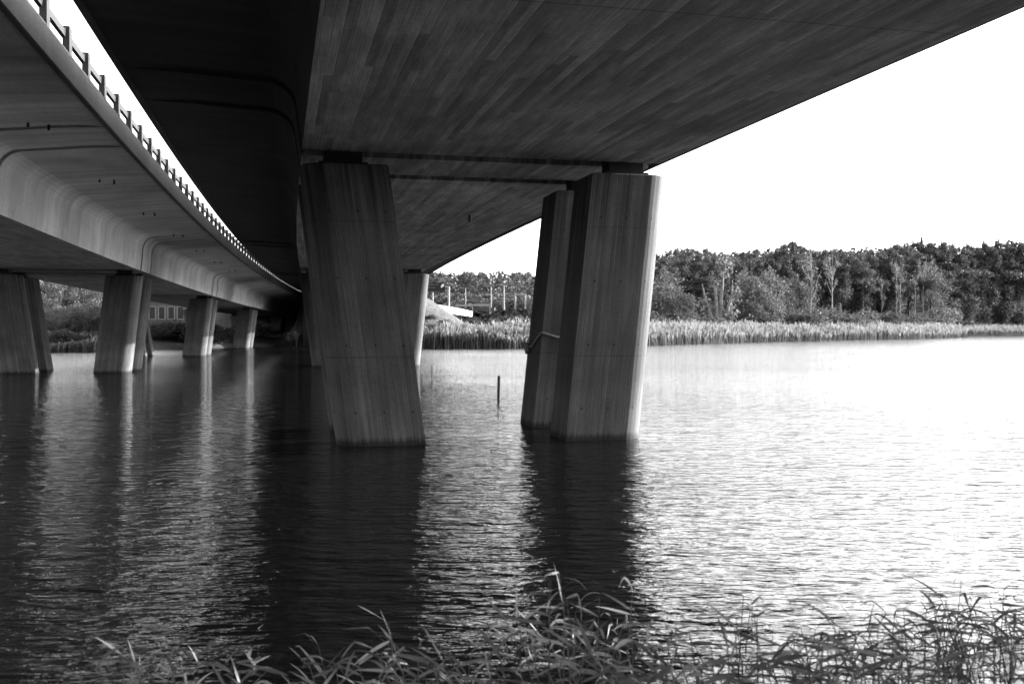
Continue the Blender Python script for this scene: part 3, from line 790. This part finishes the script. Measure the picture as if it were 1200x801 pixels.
# unseen trees added right of the view to shade the near reeds
for x, y, h, lab in ((9.6, 9.6, 6.2, 'added unseen tree shading the near reeds, just outside the right picture edge'), (8.2, 6.6, 5.5, 'added unseen tree shading the near reeds, right of the camera')):
    plant('leafy', (x, y, ground_at(x, y)-.1), h, lab, None, 1.15)
# the far wood on the hill, one mass
def far_wood():
    Q = []
    def put(n, x0, x1, y0, y1, topf, rr, sz, nc):
        for _ in range(n):
            x = rng.uniform(x0, x1); Y = rng.uniform(y0, y1)
            for _ in range(4): Y = max(Y, float(shore((x-600)/F_PX*Y))+26)
            X = (x-600)/F_PX*Y
            zt = CAM_H+(YH-topf(x)+rng.normal(0, 2.0))/F_PX*Y; zg = max(ground_at(X, Y), 0)
            Hh = max(3, zt-zg); r = rr*rng.uniform(.7, 1.3)
            nn = nc; u = rng.uniform(0, 1, nn); prof = np.sin(np.pi*(.12+.86*u))**.7
            a = rng.uniform(0, 6.28, nn); ra = r*prof*np.sqrt(rng.uniform(.3, 1, nn))
            Q.append(cards(np.stack([X+ra*np.cos(a), Y+ra*np.sin(a), zg+Hh*(.1+.9*u)], 1), sz))
    put(120, 470, 640, 270, 380, lambda x: 321, 2.6, .45, 260)
    put(140, 720, 1222, 300, 350, lambda x: np.interp(x, sky_x, sky_y)+5, 3.2, .55, 240)
    put(160, 700, 1222, 262, 300, lambda x: 346, 3.4, .5, 260)      # understorey that closes the foot of the forest
    put(120, 470, 640, 230, 262, lambda x: 346, 3.0, .42, 200)
    put(90, -60, 330, 190, 260, lambda x: np.interp(x, [150, 180], [322, 340]), 3.0, .5, 240)
    Q = np.concatenate(Q); n = len(Q)
    o = np_mesh('distant_wood', Q.reshape(-1, 3), np.arange(n*4).reshape(n, 4), M['bush'])
    tag(o, 'far mixed wood that closes the view behind the trees on the opposite bank', 'wood', kind='stuff')
far_wood()

# reed beds on the far shore
def far_reeds():
    n = 64000
    t = rng.uniform(0, 1, n); X = -75+t*300; X = np.where(rng.uniform(0, 1, n) < .6, rng.uniform(-70, 118, n), X)
    dpt = np.interp(X, [-80, -37, -30, -20, -12, -6, 20, 60, 100, 108, 112, 140, 250], [.5, .5, .3, .3, 3, 9, 14, 26, 36, 32, 22, 24, 24])
    Y = shore(X)-1.5+dpt*rng.uniform(0, 1, n)**1.2
    s1, w1 = bridge_sw(MAIN, X, Y); s2, w2 = bridge_sw(SIDE, X, Y)
    keep = ~((np.abs(w1) < 6.5)) & ~((np.abs(w2) < 6.5))
    X, Y = X[keep], Y[keep]; n = len(X)
    zg = np.maximum(height(X, Y), -.1)
    clump = .80+.27*np.sin(X*.9+np.sin(Y*.7)*2)*np.sin(Y*.55+X*.2)
    H = rng.normal(2.2, .3, n)*clump*np.interp(X, [-60, -30, 0, 60, 120], [.6, .7, 1.0, .95, 1.05])
    lean = rng.normal(0, .16, (n, 2)); a = rng.uniform(0, 3.14, n); wd = rng.uniform(.035, .085, n)
    ux, uy = np.cos(a)*wd, np.sin(a)*wd
    b = np.stack([X, Y, zg], 1); mid = b+np.stack([lean[:, 0]*.5*H, lean[:, 1]*.5*H, H*rng.uniform(.5, .85, n)], 1); tp = b+np.stack([lean[:, 0]*H, lean[:, 1]*H, H], 1)
    u3 = np.stack([ux, uy, 0*ux], 1)
    q1 = np.stack([b-u3, b+u3, mid+u3*.8, mid-u3*.8], 1)
    q2 = np.stack([mid-u3*1.0, mid+u3*1.0, tp+u3*1.5, tp-u3*.4], 1)
    Q = np.concatenate([q1, q2]); mi = np.concatenate([np.zeros(n, 'i'), np.ones(n, 'i')])
    o = np_mesh('reed_bed', Q.reshape(-1, 3), np.arange(8*n).reshape(-1, 4), [M['reed_stalk'], M['reed_plume']], mi)
    tag(o, 'long pale reed bed along the opposite shore of the river', 'reeds', kind='stuff')
far_reeds()

# near reeds at the photographer's feet
def reed_geometry(stems, leaves, base, H, lean, nl, rs):
    """adds one reed: a bent stem and strap leaves, some kinked by the wind"""
    top = base+Vector((lean[0], lean[1], H))
    def on(f): return base.lerp(top, f)+Vector((lean[0], lean[1], 0))*(f*f-f)*.5
    stems.tube([on(f) for f in (0, .3, .6, .85, 1)], [.006, .0055, .0045, .003, .002], 5, caps=False)
    sgn = rs.choice([0, math.pi])
    for i in range(nl):
        f = 1-.75*(i/max(1, nl-1))*rs.uniform(.8, 1.1); f = max(.12, f); p = on(f); sgn += math.pi
        az = (math.pi if rs.random() < .58 else 0)+rs.gauss(0, .75)
        L = rs.uniform(.12, .31); w = rs.uniform(.008, .0145)*(.62+L); el = rs.choice([rs.uniform(.6, 1.1), rs.uniform(.1, .7), rs.uniform(-.2, .5), rs.uniform(-.3, .3), rs.uniform(0, .4)])
        d = Vector((math.cos(az), math.sin(az), 0)); droop = rs.choice([.15, .4, .8, 1.8]); kink = rs.randint(2, 6) if rs.random() < .4 else 99
        pts = []; q = p.copy(); e = el; nseg = 8
        for k in range(nseg+1):
            pts.append(q.copy()); dv = d*math.cos(e)+Vector((0, 0, math.sin(e))); q = q+dv*(L/nseg); e -= droop/nseg*(.4+1.2*k/nseg)
            if k == kink: e -= rs.uniform(.5, 1.3)
        side = Vector((-d.y, d.x, 0)); tw = rs.uniform(-1.3, 1.3); vs = []
        for k, c in enumerate(pts):
            t = k/nseg; ww = w*min(1, .35+t*3)*(1-t**2.2)+.0006
            a = tw+t*.8; up0 = side.cross((pts[min(k+1, nseg)]-pts[max(k-1, 0)]).normalized())
            sv = side*math.cos(a)+up0*math.sin(a)
            vs += [c-sv*ww, c-Vector((0, 0, 1))*ww*.15, c+sv*ww]
        fs = [f_ for k in range(nseg) for f_ in ((3*k, 3*k+1, 3*k+4, 3*k+3), (3*k+1, 3*k+2, 3*k+5, 3*k+4))]
        leaves.add(vs, fs)
topx = [100, 150, 220, 300, 380, 440, 500, 560, 620, 645, 700, 745, 800, 870, 920, 960, 1010, 1060, 1110, 1160, 1220]
topy = [740, 715, 735, 735, 722, 702, 722, 722, 668, 645, 680, 672, 705, 675, 695, 700, 690, 690, 662, 665, 670]
rs = random.Random(11)
reed_mb = (MB(), MB()); singles = []
px = 110.0; count = 0
dens = lambda x: np.interp(x, [100, 260, 420, 640, 900, 1220], [5, 4.6, 4.2, 3.9, 3.2, 2.5])
while px < 1235:
    Y = rs.uniform(4.9, 7.6); ty = np.interp(px, topx, topy)+abs(rs.gauss(0, 38))+rs.choice([0, 0, 10, 50])
    t = at(px, min(ty, 790), Y); zb = max(-.35, ground_at(t.x, Y))
    lean = (rs.gauss(-.05, .13), rs.gauss(0, .08)); b = Vector((t.x-lean[0], Y-lean[1], zb-.05))
    reed_geometry(reed_mb[0], reed_mb[1], b, max(.3, t.z-zb-.1), lean, rs.randint(6, 10), rs)
    px += dens(px)*rs.uniform(.5, 1.5); count += 1
bed = empty('near_reeds')
reed_mb[0].build('stems', M['reed_stem'], bed); reed_mb[1].build('leaves', M['reed_leaf'], bed, smooth=True)
tag(bed, 'tangled strap leaved reeds on the near bank along the bottom edge', 'reeds', kind='stuff')
for px, ty, Y, lean, nl, lab in (
    (655, 640, 6.4, -.10, 8, 'tallest near reed, in front of the dark pier reflection'), (703, 672, 6.6, .04, 6, 'near reed with bent tip just right of the tallest one'),
    (742, 664, 6.9, .06, 5, 'near reed with crossed leaves at the right edge of the dark reflection'), (455, 700, 6.5, -.08, 6, 'near reed arching left over the dark water under the big left pier'),
    (872, 668, 6.6, .05, 6, 'dark near reed standing alone against bright water right of centre'), (1128, 652, 6.8, .08, 7, 'tall near reed silhouetted on white water toward the right'),
    (1178, 662, 6.6, .05, 5, 'near reed silhouetted by the right picture edge'), (1060, 685, 6.7, -.04, 6, 'near reed with leaves both ways on white water left of the tall right one')):
    root = empty('reed_plant'); t = at(px, ty, Y); zb = max(-.35, ground_at(t.x, Y)); root.location = (t.x-lean, Y, zb)
    a, c = MB(), MB(); reed_geometry(a, c, Vector((0, 0, -.05)), t.z-zb-.12, (lean, .02), nl, rs)
    a.build('stem', M['reed_stem'], root); c.build('leaves', M['reed_leaf'], root, smooth=True)
    tag(root, lab, 'reed')

# ------------------------------------------------------------------ light, sky, camera
SUN_AZ, SUN_EL = 67, 15                    # degrees to the right of the view axis, height
wd = bpy.data.worlds.new('World'); sc.world = wd; wd.use_nodes = True
nt = wd.node_tree; bg = nt.nodes['Background']; sk = nt.nodes.new('ShaderNodeTexSky')
sk.sky_type = 'NISHITA'; sk.sun_disc = False; sk.sun_elevation = R(SUN_EL); sk.sun_rotation = R(SUN_AZ); sk.dust_density = 3.0; sk.air_density = 1.2; sk.ozone_density = 1.0
bw = nt.nodes.new('ShaderNodeRGBToBW'); nt.links.new(sk.outputs[0], bw.inputs[0]); nt.links.new(bw.outputs[0], bg.inputs[0]); bg.inputs[1].default_value = .15
sl = bpy.data.lights.new('sun', 'SUN'); sl.energy = 3.5; sl.angle = R(.5); so = bpy.data.objects.new('sun', sl); col.objects.link(so)
dv = Vector((math.sin(R(SUN_AZ))*math.cos(R(SUN_EL)), math.cos(R(SUN_AZ))*math.cos(R(SUN_EL)), math.sin(R(SUN_EL))))
so.rotation_euler = dv.to_track_quat('Z', 'Y').to_euler()

cam = bpy.data.cameras.new('camera'); co = bpy.data.objects.new('camera', cam); col.objects.link(co)
co.location = (0, 0, CAM_H); co.rotation_euler = (R(90), 0, 0)
cam.sensor_width = 36; cam.lens = F_PX/1200*36; cam.shift_y = -(400.5-YH)/1200
cam.clip_end = 5000; cam.clip_start = .05
cam.dof.use_dof = True; cam.dof.focus_distance = 17; cam.dof.aperture_fstop = 2.2
sc.camera = co
vs = sc.view_settings; vs.view_transform = 'Standard'; vs.look = 'None'; vs.exposure = 3.0; vs.gamma = 1
cy = sc.cycles; cy.use_denoising = True; cy.max_bounces = 7; cy.diffuse_bounces = 4; cy.glossy_bounces = 4; cy.transmission_bounces = 3
cy.sample_clamp_indirect = 20; cy.caustics_reflective = True; cy.blur_glossy = .8
